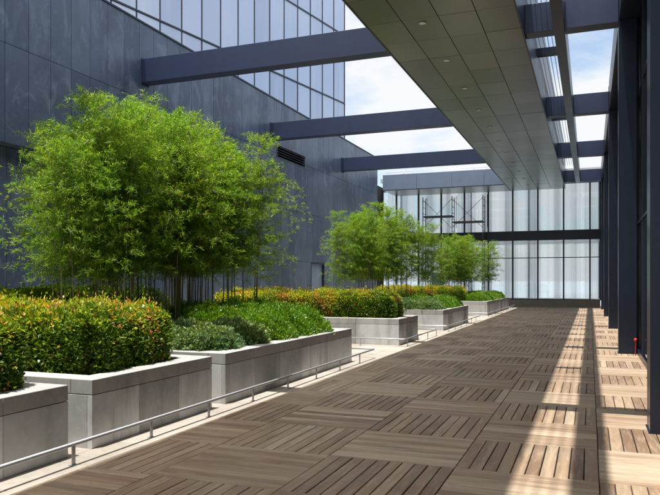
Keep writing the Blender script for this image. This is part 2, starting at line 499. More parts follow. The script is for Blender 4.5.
wbox(b, REC[0], REC[1], 0, REC[2] + 0.01, 0.45, 0.9)
wbox(b, REC[1], VENT[0], 0, WTOP - 0.03, 0.045, 0.9)
wbox(b, VENT[0], VENT[1], 0, VENT[2], 0.045, 0.9); wbox(b, VENT[0], VENT[1], VENT[3], WTOP - 0.03, 0.045, 0.9)
wbox(b, VENT[1], DOOR[0], 0, WTOP - 0.03, 0.045, 0.9)
wbox(b, DOOR[0], DOOR[1], DOOR[2], WTOP - 0.03, 0.045, 0.9)
wbox(b, DOOR[1], WEND - 0.05, 0, WTOP - 0.03, 0.045, 0.9)
wbox(b, VENT[0], VENT[1], VENT[2], VENT[3], 0.5, 0.6); wbox(b, DOOR[0], DOOR[1], 0, DOOR[2], 0.4, 0.6)
b.build('wall_core', M['joint'], wall)
b = MB(); y = REC[0]
while y < REC[1] - 0.01:
    for z0, z1 in rows[:2]: wbox(b, y + 0.006, min(y + 0.69, REC[1]) - 0.006, z0 + 0.006, z1 - 0.006, 0.38, 0.44, tint=random.random())
    y += 0.69
wbox(b, REC[0], REC[1], REC[2] + 0.006, REC[2] + 0.009, 0.051, 0.37)
b.build('recess_cladding', M['slate'], wall)
b = MB(); b.box(-0.95, 0.03, WBEG, WEND + 0.02, WTOP, WTOP + 0.05); b.build('coping', M['mullion'], wall)
b = MB(); b.box(-0.9, -0.001, WEND - 0.048, WEND, 0, WTOP - 0.002, 0.4); b.build('end_cladding', M['slate'], wall)
vent = MB()
for k in range(5):
    z = VENT[2] + 0.05 + k * 0.105
    vent._add([(-0.12, VENT[0] + 0.03, z + 0.05), (-0.12, VENT[1] - 0.03, z + 0.05), (0.0, VENT[1] - 0.03, z), (0.0, VENT[0] + 0.03, z),
               (-0.12, VENT[0] + 0.03, z + 0.06), (-0.12, VENT[1] - 0.03, z + 0.06), (0.0, VENT[1] - 0.03, z + 0.01), (0.0, VENT[0] + 0.03, z + 0.01)],
              [(0, 3, 2, 1), (4, 5, 6, 7), (2, 3, 7, 6), (0, 1, 5, 4)])
vt = vent.build('vent', M['vent'], wall)
f = MB()
for a in ((VENT[0], VENT[1], VENT[2], VENT[2] + 0.03), (VENT[0], VENT[1], VENT[3] - 0.03, VENT[3]), (VENT[0], VENT[0] + 0.03, VENT[2] + 0.03, VENT[3] - 0.03), (VENT[1] - 0.03, VENT[1], VENT[2] + 0.03, VENT[3] - 0.03)):
    f.box(-0.15, 0.015, *a)
f.build('vent_frame', M['vent'], vt)
d = MB(); mid = (DOOR[0] + DOOR[1]) / 2
d.box(-0.16, -0.11, DOOR[0] + 0.06, mid - 0.004, 0.01, DOOR[2] - 0.06); d.box(-0.16, -0.11, mid + 0.004, DOOR[1] - 0.06, 0.01, DOOR[2] - 0.06)
dr = d.build('door', M['door'], wall, 0.004)
f = MB(); f.box(-0.2, 0.01, DOOR[0], DOOR[0] + 0.058, 0, DOOR[2]); f.box(-0.2, 0.01, DOOR[1] - 0.058, DOOR[1], 0, DOOR[2]); f.box(-0.2, 0.01, DOOR[0] + 0.058, DOOR[1] - 0.058, DOOR[2] - 0.058, DOOR[2])
f.build('door_frame', M['mullion'], dr)
f = MB()
for s in (-1, 1):
    f.tube([(-0.11, mid + s * 0.09, 1.0), (-0.05, mid + s * 0.09, 1.0), (-0.05, mid + s * 0.09, 1.3), (-0.11, mid + s * 0.09, 1.3)], 0.012, 8)
f.build('handle', M['steel'], dr)

# ------------------------------------------------------------------ glass tower behind the wall
ang = -math.atan2(0.177, 0.984)
tw = thing('office_tower', (-13.35, 37.0, 0), 'pale blue mirror-glass tower rising behind the slate wall', 'building', rz=ang)
pane = MB(); ml = MB()
LEN, TH = 46.0, 26.0
ncol = int(LEN / 1.22)
levels = [4.0, 8.0, 11.95, 15.9, 19.85, 23.8, TH]
for i in range(ncol):
    y1 = -i * 1.22; y0 = y1 - 1.22
    for z0, z1 in zip(levels[:-1], levels[1:]):
        e = [random.uniform(-0.004, 0.004) for _ in range(4)]
        tn = random.random()
        pane.quad((e[0], y0 + 0.02, z0 + 0.03), (e[1], y1 - 0.02, z0 + 0.03), (e[2], y1 - 0.02, z1 - 0.03), (e[3], y0 + 0.02, z1 - 0.03), tn)
    ml.box(-0.06, 0.03, y0 - 0.016, y0 + 0.016, 4.0, TH)
ml.box(-0.06, 0.035, -0.02, 0.02, 4.0, TH)
for z in levels: ml.box(-0.05, 0.05, -LEN, 0, z - 0.032, z + 0.032)
pane.build('glass_panes', M['tower'], tw); ml.build('mullions', M['mullion'], tw)
bd = MB(); bd.box(-18, -0.07, -LEN, -0.03, 0, TH - 0.05); bd.build('tower_body', M['tower'], tw)

# ------------------------------------------------------------------ covered bridge overhead
br = thing('covered_bridge', (0, 0, BZ), 'long overhead walkway with olive-grey panelled soffit and recessed downlights', 'bridge')
BY0, BY1 = -10.0, FY - 0.02
sp = MB(); PW = (BR - BL) / 4; PL = 1.36
ny = int((BY1 - BY0) / PL)
for i in range(4):
    for j in range(ny + 1):
        y0 = BY0 + j * PL; y1 = min(y0 + PL, BY1)
        if y1 - y0 < 0.1: continue
        g = 0.009
        e = random.uniform(-0.003, 0.003)
        sp.box(BL + i * PW + g, BL + (i + 1) * PW - g, y0 + 0.006, y1 - 0.006, 0.0 + e, 0.03, random.random())
sp.build('soffit', M['soffit'], br)
b = MB(); b.box(BL + 0.02, BR - 0.02, BY0, BY1, 0.032, 0.12); b.build('soffit_backing', M['joint'], br)
b = MB(); b.box(BL - 0.02, BL + 0.012, BY0, BY1, -0.02, 2.45); b.build('side_panels', M['side'], br)
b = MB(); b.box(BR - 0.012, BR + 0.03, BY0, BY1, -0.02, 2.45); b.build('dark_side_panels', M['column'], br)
b = MB(); b.box(BL + 0.014, BR - 0.014, BY0, BY1, 2.3, 2.44); b.build('roof', M['roofing'], br)
y = 14.75 - 2.72 * 5
while y < 42:
    b = MB(); b.disc((BL + 1.5 * PW, y, -0.012), 0.07, 0.011, 20); dl = b.build('downlight', M['white'], br)
    b = MB()
    n = 20
    for k in range(n):
        a0, a1 = 2 * math.pi * k / n, 2 * math.pi * (k + 1) / n
        p = lambda r, a, z: (BL + 1.5 * PW + r * math.cos(a), y + r * math.sin(a), z)
        b.quad(p(0.07, a0, -0.014), p(0.07, a1, -0.014), p(0.088, a1, -0.014), p(0.088, a0, -0.014))
        b.quad(p(0.088, a0, -0.014), p(0.088, a1, -0.014), p(0.088, a1, 0.0), p(0.088, a0, 0.0))
    b.build('trim_ring', M['steel'], dl)
    y += 2.72

# ------------------------------------------------------------------ steel frame: columns, cross beams, long beams
ordw = ['nearest the camera at the right edge of the deck', 'second from the camera, with the red-topped marker at its foot', 'third from the camera in the row along the glass',
        'fourth from the camera in the row along the glass', 'farthest from the camera, beside the glass hall']
BZ0, BZ1 = 7.40, 8.08
cols = []
for k, y in enumerate(COLY):
    c = thing('steel_column', (0.78, y + 0.21, 0), 'dark navy steel column ' + ordw[k], 'column', 'steel columns along the glass wall')
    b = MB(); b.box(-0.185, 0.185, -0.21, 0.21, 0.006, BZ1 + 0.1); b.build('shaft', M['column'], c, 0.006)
    b = MB(); b.box(-0.20, 0.20, -0.225, 0.225, 0.002, 0.014); b.build('base_plate', M['column'], c)
lw = ['overhead before the bamboo, out of the picture', 'nearest in view, over the large bamboo, from slate wall to walkway soffit', 'second in view, from slate wall to walkway soffit past the vent',
      'third in view, lowest in the picture, against the pale fascia', 'farthest, hidden above the pale canopy']
rw = ['over the deck edge before the picture starts', 'on the right at the top, joining the second column', 'on the right, joining the third column from the camera',
      'on the right, joining the fourth column from the camera', 'on the right, last one before the glass hall']
def ibeam(x0, x1, w=0.40):
    b = MB(); h = BZ1 - BZ0
    b.box(x0, x1, -w / 2, w / 2, 0, h)
    return b
for k, y in enumerate(COLY):
    yc = y + 0.21
    if k < 4:
        o = thing('cross_beam', (0, yc, BZ0), 'navy steel cross beam ' + lw[k], 'beam', 'cross beams from the slate wall to the walkway')
        ibeam(WALLX + 0.025, BL - 0.032).build('web_box', M['beam'], o, 0.008)
        b = MB(); b.box(WALLX + 0.001, WALLX + 0.024, -0.19, 0.19, -0.04, BZ1 - BZ0 + 0.04); 
        for dy in (-0.15, 0.15):
            for dz in (0.06, 0.25, 0.44, 0.62): b.tube([(WALLX + 0.02, dy + (0.022 if dy > 0 else -0.022), dz), (WALLX + 0.045, dy + (0.022 if dy > 0 else -0.022), dz)], 0.014, 6)
        b.build('end_plate', M['beam'], o)
    o = thing('cross_beam', (0, yc, BZ0), 'navy steel cross beam ' + rw[k], 'beam', 'cross beams from the walkway to the columns')
    ibeam(BR + 0.032, -0.785).build('web_box', M['beam'], o, 0.008)
    ibeam(-0.535, 0.592).build('web_box', M['beam'], o, 0.008)
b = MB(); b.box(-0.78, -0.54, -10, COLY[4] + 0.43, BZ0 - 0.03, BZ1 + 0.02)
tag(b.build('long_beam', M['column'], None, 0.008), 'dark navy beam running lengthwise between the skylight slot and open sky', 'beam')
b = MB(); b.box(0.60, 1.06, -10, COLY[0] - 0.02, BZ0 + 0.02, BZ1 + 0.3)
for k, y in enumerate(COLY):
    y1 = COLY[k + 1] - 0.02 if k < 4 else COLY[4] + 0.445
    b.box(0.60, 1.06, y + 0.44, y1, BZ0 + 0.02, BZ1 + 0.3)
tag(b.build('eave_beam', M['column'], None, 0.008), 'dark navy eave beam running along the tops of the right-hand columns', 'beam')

# louvre grille over the slot
gr = thing('louvre_grille', (0, 0, 8.42), 'dark slatted skylight grille between the walkway and the lengthwise beam', 'grille')
for k in range(5):
    x = BR + 0.10 + k * 0.118
    b = MB(); b.box(x - 0.005, x + 0.005, -10, COLY[4] + 0.43, 0, 0.08); b.build('slat', M['side'], gr)
y = COLY[0] - 17
while y < FY - 6:
    b = MB(); b.box(BR + 0.032, -0.782, y + 4.43 - 0.1, y + 4.43 + 0.1, -0.22, -0.004); b.build('cross_bar', M['column'], gr)
    y += 8.45

# ------------------------------------------------------------------ dark glass wall on the right
gw = thing('glass_wall', (1.0, 0, 0), 'dark reflective glass wall behind the row of navy columns on the right', 'wall')
b = MB(); m = MB(); y = COLY[0] + 0.21 - 1.69 * 10
while y < FY - 0.3:
    y1 = min(y + 1.69, FY - 0.2)
    for z0, z1 in ((0.12, 2.9), (2.9, 5.7), (5.7, 8.3)):
        e = [random.uniform(0, 0.006) for _ in range(4)]
        b.quad((e[0], y1 - 0.02, z0 + 0.02), (e[1], y + 0.02, z0 + 0.02), (e[2], y + 0.02, z1 - 0.02), (e[3], y1 - 0.02, z1 - 0.02))
    m.box(-0.025, 0.05, y - 0.02, y + 0.02, 0.12, 8.3)
    y += 1.69
for z in (2.9, 5.7): m.box(-0.02, 0.05, -9, FY - 0.2, z - 0.025, z + 0.025)
b.build('glass', M['darkglass'], gw); m.build('mullions', M['mullion'], gw)
b = MB(); b.box(-0.03, 0.06, -9, FY - 0.2, 0.0, 0.12); b.build('kerb', M['column'], gw)
b = MB(); b.box(0.07, 6.0, -9, FY - 0.2, 0, 8.35); b.build('building_body', M['joint'], gw)

# ------------------------------------------------------------------ far glass hall
FX0, FX1 = -13.2, 0.59
gh = thing('glass_hall', (0, FY, 0), 'bright glass-fronted hall closing the far end of the deck', 'building')
g = MB(); m = MB()
nm = int((FX1 - FX0) / 1.53) + 2
xs = [0.0 - 1.53 * k for k in range(0, 10)]
xs = [FX1] + [x for x in xs if x > FX0 + 0.2] + [FX0]
for a, c in zip(xs[:-1], xs[1:]):
    for z0, z1 in ((0.44, 3.06), (3.10, 4.18), (4.78, 7.72)):
        o = random.uniform(-0.004, 0.004)
        g.quad((c + 0.035, 0.02 + o, z0), (a - 0.035, 0.02, z0), (a - 0.035, 0.02 - o, z1), (c + 0.035, 0.02, z1), random.random())
for x in xs: m.box(x - 0.045, x + 0.045, -0.07, 0.10, 0.44, 7.9)
for a, c in zip(xs[:-1], xs[1:]):
    m.box(c + 0.046, a - 0.046, -0.04, 0.06, 3.055, 3.105)
    m.box(c + 0.046, a - 0.046, -0.05, 0.07, 7.66, 7.74)
    m.box(c + 0.046, a - 0.046, -0.05, 0.07, 0.44, 0.50)
g.build('glazing', M['clear'], gh); m.build('mullions', M['mullion'], gh)
b = MB(); b.box(FX0, FX1, 0.10, 5.0, 4.18, 4.78) ; b.box(FX0, FX1, -0.11, -0.001, 4.18, 4.78)
b.build('floor_band', M['column'], gh)
b = MB(); b.box(FX0, FX1, -0.10, 5.0, 0.0, 0.43); b.build('plinth', M['sill'], gh)
b = MB(); b.box(FX0 - 0.2, FX1 + 0.5, 0.12, 5.2, 8.35, 8.6); b.build('roof', M['roofing'], gh)
for x in (FX0, -8.0, -4.0, FX1):
    b = MB(); b.box(x - 0.06, x + 0.06, 4.8, 4.95, 0.43, 8.35); b.build('rear_post', M['fascia'], gh)
for z0, z1 in ((0.45, 4.15), (4.8, 8.2)):      # sheers hung in soft folds behind the glass
    sh = []
    n = 700
    vs, fs = [], []
    for k in range(n + 1):
        x = FX0 + 0.1 + (FX1 - FX0 - 0.2) * k / n
        yy = 0.9 + 0.05 * math.sin(x * 21 + 2 * math.sin(x * 1.7)) + 0.03 * math.sin(x * 47)
        vs += [(x, yy, z0), (x, yy, z1)]
        if k: fs.append((2 * k - 2, 2 * k, 2 * k + 1, 2 * k - 1))
    b = MB(); b._add(vs, fs, 0.5, 0, True); b.build('curtain', M['sheer'], gh)

cp = thing('canopy', (0, 0, BZ), 'pale blue-grey panelled canopy fascia in front of the glass hall', 'canopy')
CY = 41.25
b = MB(); x = -12.3
seg = [-12.3, -10.1, -7.9, -5.95, BL - 0.034]
for a, c in zip(seg[:-1], seg[1:]): b.box(a + 0.008, c - 0.008, CY, CY + 0.06, 0.0, 0.98, random.random())
b.build('fascia_panels', M['fascia'], cp)
b = MB(); b.box(-12.3, BL - 0.034, CY + 0.062, FY + 0.1, 0.012, 0.10); b.build('soffit', M['soffit'], cp)
b = MB(); b.box(BR + 0.035, 0.985, COLY[4] + 0.45, FY + 0.1, 0.46, 0.66); b.build('end_soffit', M['soffit'], cp)
b = MB(); b.box(-12.3, BL - 0.034, CY + 0.062, FY + 0.1, 0.102, 0.92); b.build('roof', M['roofing'], cp)
b = MB(); b.box(-12.3, BL - 0.034, CY - 0.012, CY - 0.001, -0.02, 0.03); b.build('drip_edge', M['mullion'], cp)
b = MB()
for x in (-11.0, -6.6): b.tube([(x, CY + 0.3, 0.92), (x, CY + 0.3, 1.2)], 0.02, 6)
b.tube([(-12.2, CY + 0.3, 1.16), (BL - 0.1, CY + 0.3, 1.16)], 0.012, 6)
b.build('roof_rail', M['steel'], cp)

b = MB(); b.box(-14.6, -13.25, 39.9, FY + 0.2, 0.0, 8.0)
tag(b.build('corner_wall', M['joint']), 'dark recessed wall in the gap between slate wall and glass hall', 'wall')

# scaffold before the glass
sf = thing('scaffold', (0, FY - 0.75, 0), 'thin metal scaffold tower with plank platforms standing before the far glass', 'scaffold')
X = (-10.15, -8.25, -6.30)
for x in X:
    b = MB()
    for yy in (-0.4, 0.4): b.tube([(x, yy, 0.0), (x, yy, 7.05)], 0.028, 8)
    z = 0.4
    while z < 7.0:
        b.tube([(x, -0.4, z), (x, 0.4, z)], 0.016, 6); z += 0.4
    b.tube([(x + 0.28, -0.4, 5.0), (x + 0.28, -0.4, 7.05)], 0.018, 6)
    b.build('ladder_frame', M['scaff'], sf)
for a, c, zp in ((X[0], X[1], 5.75), (X[1], X[2], 5.35)):
    b = MB(); b.box(a + 0.03, c - 0.03, -0.38, 0.38, zp, zp + 0.09); b.build('platform', M['scaff'], sf)
    b = MB()
    for zb in (0.4, 2.6, 5.0):
        b.tube([(a, -0.42, zb), (c, -0.42, zb + 1.9)], 0.014, 6); b.tube([(a, -0.44, zb + 1.9), (c, -0.44, zb)], 0.014, 6)
    b.build('cross_brace', M['scaff'], sf)
b = MB(); b.box(-9.75, -8.95, FY - 0.30, FY - 0.24, 0.0, 2.15)
tag(b.build('blue_board', M['blue'], None, 0.004), 'blue board standing before the far glass, seen between the bamboo stems', 'board')

# marker with red knob
mk = thing('marker_post', (0.92, 16.05, 0), 'thin stake with a red knob at the foot of a navy column', 'marker')
b = MB(); b.tube([(0, 0, 0), (0, 0, 0.32)], 0.012, 8); b.build('stake', M['red'], mk)
b = MB(); b.tube([(0, 0, 0.30), (0, 0, 0.325), (0, 0, 0.36), (0, 0, 0.38)], [0.015, 0.036, 0.036, 0.012], 12); b.build('knob', M['red'], mk)

# ------------------------------------------------------------------ planters
PH, CH, TW = 0.665, 0.145, 0.26
PX0 = -10.2
def planter(y0, y1, label, x0=PX0):
    p = thing('concrete_planter', (PF, y0, 0), label, 'planter', 'concrete planters beside the deck')
    L = y1 - y0; W = PF - x0
    zj = PH - CH
    b = MB(); n = max(3, round(L / 0.82)); s = L / n
    for k in range(n):
        b.box(-0.06, 0.0, k * s + (0.003 if k else 0.0), (k + 1) * s - (0.003 if k < n - 1 else 0.0), 0.0, zj - 0.006, random.random())
    nx = max(2, round(W / 1.15)); sx_ = W / nx
    for k in range(nx):
        for ya, yb in ((0.0, 0.06), (L - 0.06, L)):
            b.box(-(k + 1) * sx_ + 0.003, -k * sx_ - (0.003 if k else 0.061), ya, yb, 0.0, zj - 0.006, random.random())
    b.build('wall_panels', M['concrete'], p, 0.004)
    b = MB()
    for a in ((-TW, -0.062, 0.062, L - 0.062), (-W + 0.02, -W + TW, 0.062, L - 0.062), (-W + TW, -TW, 0.062, TW), (-W + TW, -TW, L - TW, L - 0.062)):
        b.box(*a, 0.0, zj - 0.004, 0.3)
    b.build('planter_core', M['concrete'], p)
    b = MB()
    for k in range(n): b.box(-TW, 0.0, (k * s if k else 0) + (0.002 if k else 0), (k + 1) * s - (0.002 if k < n - 1 else 0), zj, PH, 0.3 + 0.5 * random.random())
    for k in range(nx):
        a1 = -k * sx_ if k else -TW - 0.002
        for ya, yb in ((0.0, TW), (L - TW, L)): b.box(-(k + 1) * sx_ + 0.002, a1 - 0.002, ya, yb, zj, PH, 0.3 + 0.5 * random.random())
    b.box(-W, -W + TW, TW + 0.002, L - TW - 0.002, zj, PH, 0.5)
    b.build('coping', M['coping'], p, 0.006)
    # soil as a lumpy sheet
    nxg, nyg = 40, max(12, int(L * 10)); vs, fs = [], []
    for i in range(nxg + 1):
        for j in range(nyg + 1):
            vs.append((-TW - (W - 2 * TW) * i / nxg, TW + (L - 2 * TW) * j / nyg, PH - 0.075 + random.uniform(-0.02, 0.02)))
    for i in range(nxg):
        for j in range(nyg):
            a = i * (nyg + 1) + j; fs.append((a, a + 1, a + nyg + 2, a + nyg + 1))
    b = MB(); b._add(vs, fs, 0.5, 0, True); b.build('soil', M['soil'], p)
    return p
planter(2.72, 4.93, 'grey concrete planter cut off by the left edge of the photo')
planter(5.25, 7.46, 'short grey concrete planter with the hedge, second from the left edge')
planter(7.80, 12.85, 'longest near concrete planter, holding the large bamboo and low green shrubs')
planter(16.45, 18.45, 'concrete planter beyond the passage, its hedge in front of the wall door')
planter(21.95, 26.8, 'concrete planter holding the middle bamboo and pale shrubs')
planter(32.1, 41.0, 'farthest concrete planter, ending near the glass hall')

# ------------------------------------------------------------------ hedges
def hedge_core(b, x0, x1, y0, y1, z0, z1):
    b.box(x0, x1, y0, y1, z0, z1)

def lump(p, s=1.0):
    return (np.sin(p[:, 0] * 3.1 * s + 1.7 * np.sin(p[:, 1] * 2.3 * s)) + np.sin(p[:, 1] * 4.3 * s + 1.1 + p[:, 0]) + 0.7 * np.sin(p[:, 0] * 7.7 * s + p[:, 2] * 6.1 * s)) / 2.7

def make_hedge(label, L, W, H, n, group):
    """x from -L to 0, y from 0 to W, z from 0 to H"""
    h = thing('hedge', (0, 0, 0), label, 'hedge', group)
    areas = np.array([L * W * 1.25, L * H, L * H, W * H, W * H]); pick = rng.choice(5, n, p=areas / areas.sum())
    u, v = rng.random(n), rng.random(n)
    depth = np.abs(rng.normal(0, 0.075, n))
    P = np.zeros((n, 3)); N = np.zeros((n, 3))
    for k, (ax, sgn) in enumerate(((2, 1), (1, -1), (1, 1), (0, 1), (0, -1))):
        s = pick == k
        P[s, 0] = -L * u[s]; P[s, 1] = W * v[s]; P[s, 2] = H * v[s]
        if k == 0: P[s, 2] = H; N[s, 2] = 1
        if k == 1: P[s, 1] = 0; N[s, 1] = -1
        if k == 2: P[s, 1] = W; N[s, 1] = 1
        if k == 3: P[s, 0] = 0; P[s, 1] = W * u[s]; N[s, 0] = 1
        if k == 4: P[s, 0] = -L; P[s, 1] = W * u[s]; N[s, 0] = -1
    # round the shoulders
    c = np.array([-L / 2, W / 2, 0]); hx = np.array([L / 2, W / 2, H])
    q = np.abs(P - c) / hx
    for (a, bb) in ((0, 2), (1, 2), (0, 1)):
        rr = 0.30
        ea = np.maximum(0, np.abs(P[:, a] - c[a]) - (hx[a] - rr)); eb = np.maximum(0, np.abs(P[:, bb] - c[bb]) - (hx[bb] - rr))
        d = np.sqrt(ea ** 2 + eb ** 2); s = d > rr
        f = np.ones(n); f[s] = rr / d[s]
        P[:, a] -= np.sign(P[:, a] - c[a]) * ea * (1 - f); P[:, bb] -= np.sign(P[:, bb] - c[bb]) * eb * (1 - f)
    P += N * (lump(P, 1.1)[:, None] * 0.10 + lump(P, 3.6)[:, None] * 0.045 + rng.normal(0, 0.02, (n, 1)) + (rng.random((n, 1)) < 0.05) * rng.uniform(0, 0.13, (n, 1)) * (N[:, 2:3] > 0.5)) - N * depth[:, None]
    # gaps low on the faces
    D = N * 0.7 + rng.normal(0, 0.55, (n, 3)) + np.array([0, 0, 0.45])
    Ls = rng.uniform(0.028, 0.06, n); Ws = Ls * rng.uniform(0.42, 0.6, n)
    zf = P[:, 2] / H
    patch = lump(P * np.array([1.0, 1.0, 0.3]) + 5.0, 0.8)
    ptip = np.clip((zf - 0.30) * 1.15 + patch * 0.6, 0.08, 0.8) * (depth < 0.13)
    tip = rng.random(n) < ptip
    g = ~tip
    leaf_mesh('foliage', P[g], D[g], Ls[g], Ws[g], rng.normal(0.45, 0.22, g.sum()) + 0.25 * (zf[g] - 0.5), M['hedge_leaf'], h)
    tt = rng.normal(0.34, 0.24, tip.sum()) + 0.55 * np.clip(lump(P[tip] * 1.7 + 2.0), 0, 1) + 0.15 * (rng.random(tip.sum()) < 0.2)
    D2 = D[tip] + rng.normal(0, 0.5, (tip.sum(), 3)) + np.array([0, 0, 0.25])
    leaf_mesh('new_growth', P[tip] + N[tip] * 0.012, D2, Ls[tip] * 1.05, Ws[tip] * 0.9, tt, M['hedge_tip'], h)
    b = MB()
    for k in range(int(L * W * 26)):          # woody stems inside
        x, y_ = -random.uniform(0.12, L - 0.12), random.uniform(0.12, W - 0.12)
        pts = [(x, y_, -0.05)]
        for q_ in range(3):
            x = min(-0.08, max(-L + 0.08, x + random.uniform(-0.08, 0.08))); y_ = min(W - 0.08, max(0.08, y_ + random.uniform(-0.08, 0.08)))
            pts.append((x, y_, H * (q_ + 1) / 3.3))
        b.tube(pts, [0.011, 0.008, 0.006, 0.003], 4, cap=False)
    b.build('stems', M['twig'], h)
    # inner leaves closing the view through
    m_ = int(n * 0.35)
    P3 = np.stack([-L * rng.random(m_) * 0.96 - L * 0.02, W * (0.04 + 0.92 * rng.random(m_)), H * rng.random(m_) * 0.9], 1)
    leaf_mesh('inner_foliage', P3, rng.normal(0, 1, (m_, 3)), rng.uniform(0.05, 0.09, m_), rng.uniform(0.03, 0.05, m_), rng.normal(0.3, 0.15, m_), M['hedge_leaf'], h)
    return h
SZ = PH - 0.06
hg = 'clipped hedges with orange new growth'
h1 = make_hedge('clipped green hedge with orange tips filling the short second planter', 5.0, 1.62, 0.70, 85000, hg)
h1.location = (PF - 0.30, 5.56, SZ)
def hcopy(loc, label, sc_=(1, 1, 1)):
    o = copy_tree(h1); o.location = loc; o.scale = sc_; o['label'] = label; return o
hcopy((PF - 0.25, 3.2, SZ), 'clipped hedge cut off by the left edge, in the nearest planter', (1, 1, 0.98))
hcopy((PF - 0.32, 16.74, SZ), 'clipped orange-tipped hedge before the blue-grey door, across the passage', (1.05, 0.88, 1.0))
hcopy((PF - 1.2, 32.4, SZ), 'far yellow-orange hedge in front of the smallest bamboo', (0.9, 0.9, 1.0))
# yellow-green strip behind the large bamboo's planter shrubs at the left
hcopy((-9.2, 5.6, SZ), 'yellow-green hedge end by the slate wall, left of the large bamboo', (0.18, 1.0, 1.15))

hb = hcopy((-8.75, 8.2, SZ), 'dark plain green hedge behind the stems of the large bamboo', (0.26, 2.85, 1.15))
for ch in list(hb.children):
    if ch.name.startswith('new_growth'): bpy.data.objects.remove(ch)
# ------------------------------------------------------------------ low shrubs
def make_shrub(name, label, n, r, h, mat, group, ll=(0.03, 0.055), hole=0.0):
    t = thing(name, (0, 0, 0), label, 'shrub', group)
    d = unit(rng.normal(size=(n, 3))); d[:, 2] = np.abs(d[:, 2])
    rad = 1 - np.abs(rng.normal(0, 0.12, n))
    wob = 1 + 0.16 * lump(d * 2.6) + 0.07 * lump(d * 6 + 3)
    P = d * (rad * wob)[:, None] * np.array([r, r, h]); 
    D = d * 0.7 + rng.normal(0, 0.5, (n, 3)) + np.array([0, 0, 0.4])
    L_ = rng.uniform(ll[0], ll[1], n)
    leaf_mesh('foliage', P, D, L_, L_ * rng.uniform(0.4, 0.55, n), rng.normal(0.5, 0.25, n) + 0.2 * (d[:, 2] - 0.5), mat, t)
    b = MB()
    for k in range(40):
        a = random.uniform(0, 6.28); q = random.uniform(0.2, 0.85) * r
        b.tube([(0.15 * q * math.cos(a), 0.15 * q * math.sin(a), -0.03), (0.6 * q * math.cos(a), 0.6 * q * math.sin(a), h * 0.4), (q * math.cos(a), q * math.sin(a), h * 0.75 * math.sqrt(max(0.05, 1 - (q / r) ** 2)))], [0.009, 0.006, 0.003], 4, cap=False)
    b.build('stems', M['twig'], t)
    return t
sg1, sg2 = 'bright green low shrubs in the planters', 'pale leaved low shrubs in the planters'
LG = 'bright green rounded shrub in the front row of the large bamboo planter'
LP = 'pale variegated low shrub at the near corner of the large bamboo planter'
s0 = make_shrub('low_shrub', LG, 11000, 0.62, 0.5, M['green_leaf'], sg1)
p0 = make_shrub('low_shrub', LP, 9000, 0.52, 0.36, M['pale_leaf'], sg2, (0.035, 0.065))
used = set()
def scopy(src, x, y, label, s=(1, 1, 1)):
    if src.name not in used: used.add(src.name); o = src
    else: o = copy_tree(src)
    o.location = (x, y, SZ); o.scale = s; o.rotation_euler = (0, 0, random.uniform(0, 6.28)); o['label'] = label
    return o
for (x, y, s) in ((-5.15, 8.45, 1.0), (-5.2, 9.25, 1.1), (-6.0, 8.5, 1.0), (-6.1, 9.3, 1.0)): scopy(p0, x, y, LP, (s, s, s))
for (x, y, s, z) in ((-5.2, 10.15, 1.0, 1.0), (-5.25, 10.95, 1.05, 1.08), (-5.2, 11.7, 1.05, 1.0), (-5.3, 12.2, 0.9, 0.85), (-6.1, 10.2, 1.1, 1.1), (-6.1, 11.1, 1.1, 1.15), (-6.15, 11.95, 1.1, 1.1), (-7.0, 12.1, 1.1, 1.0), (-6.9, 11.2, 1.1, 1.0), (-7.9, 12.2, 1.1, 1.0)):
    scopy(s0, x, y, LG, (s, s, s * z))
for (x, y, s) in ((-5.1, 22.5, 1.0), (-5.9, 22.5, 1.15), (-6.7, 22.5, 1.1), (-7.6, 22.55, 1.1), (-5.3, 23.3, 1.1)):
    scopy(p0, x, y, 'pale low shrub at the near end of the middle bamboo planter', (s, s, s * 0.95))
for k in range(10):
    scopy(s0, -5.15 - 0.85 * (k % 2), 23.9 + 0.52 * (k // 2) + 0.2 * (k % 2), 'bright green low shrub in the middle bamboo planter', (0.95, 0.95, 0.9))
for k in range(18):
    scopy(s0, -5.15 - 0.9 * (k % 2), 33.0 + 0.85 * (k // 2), 'bright green low shrub edging the farthest planter', (1.0, 1.0, 0.85))

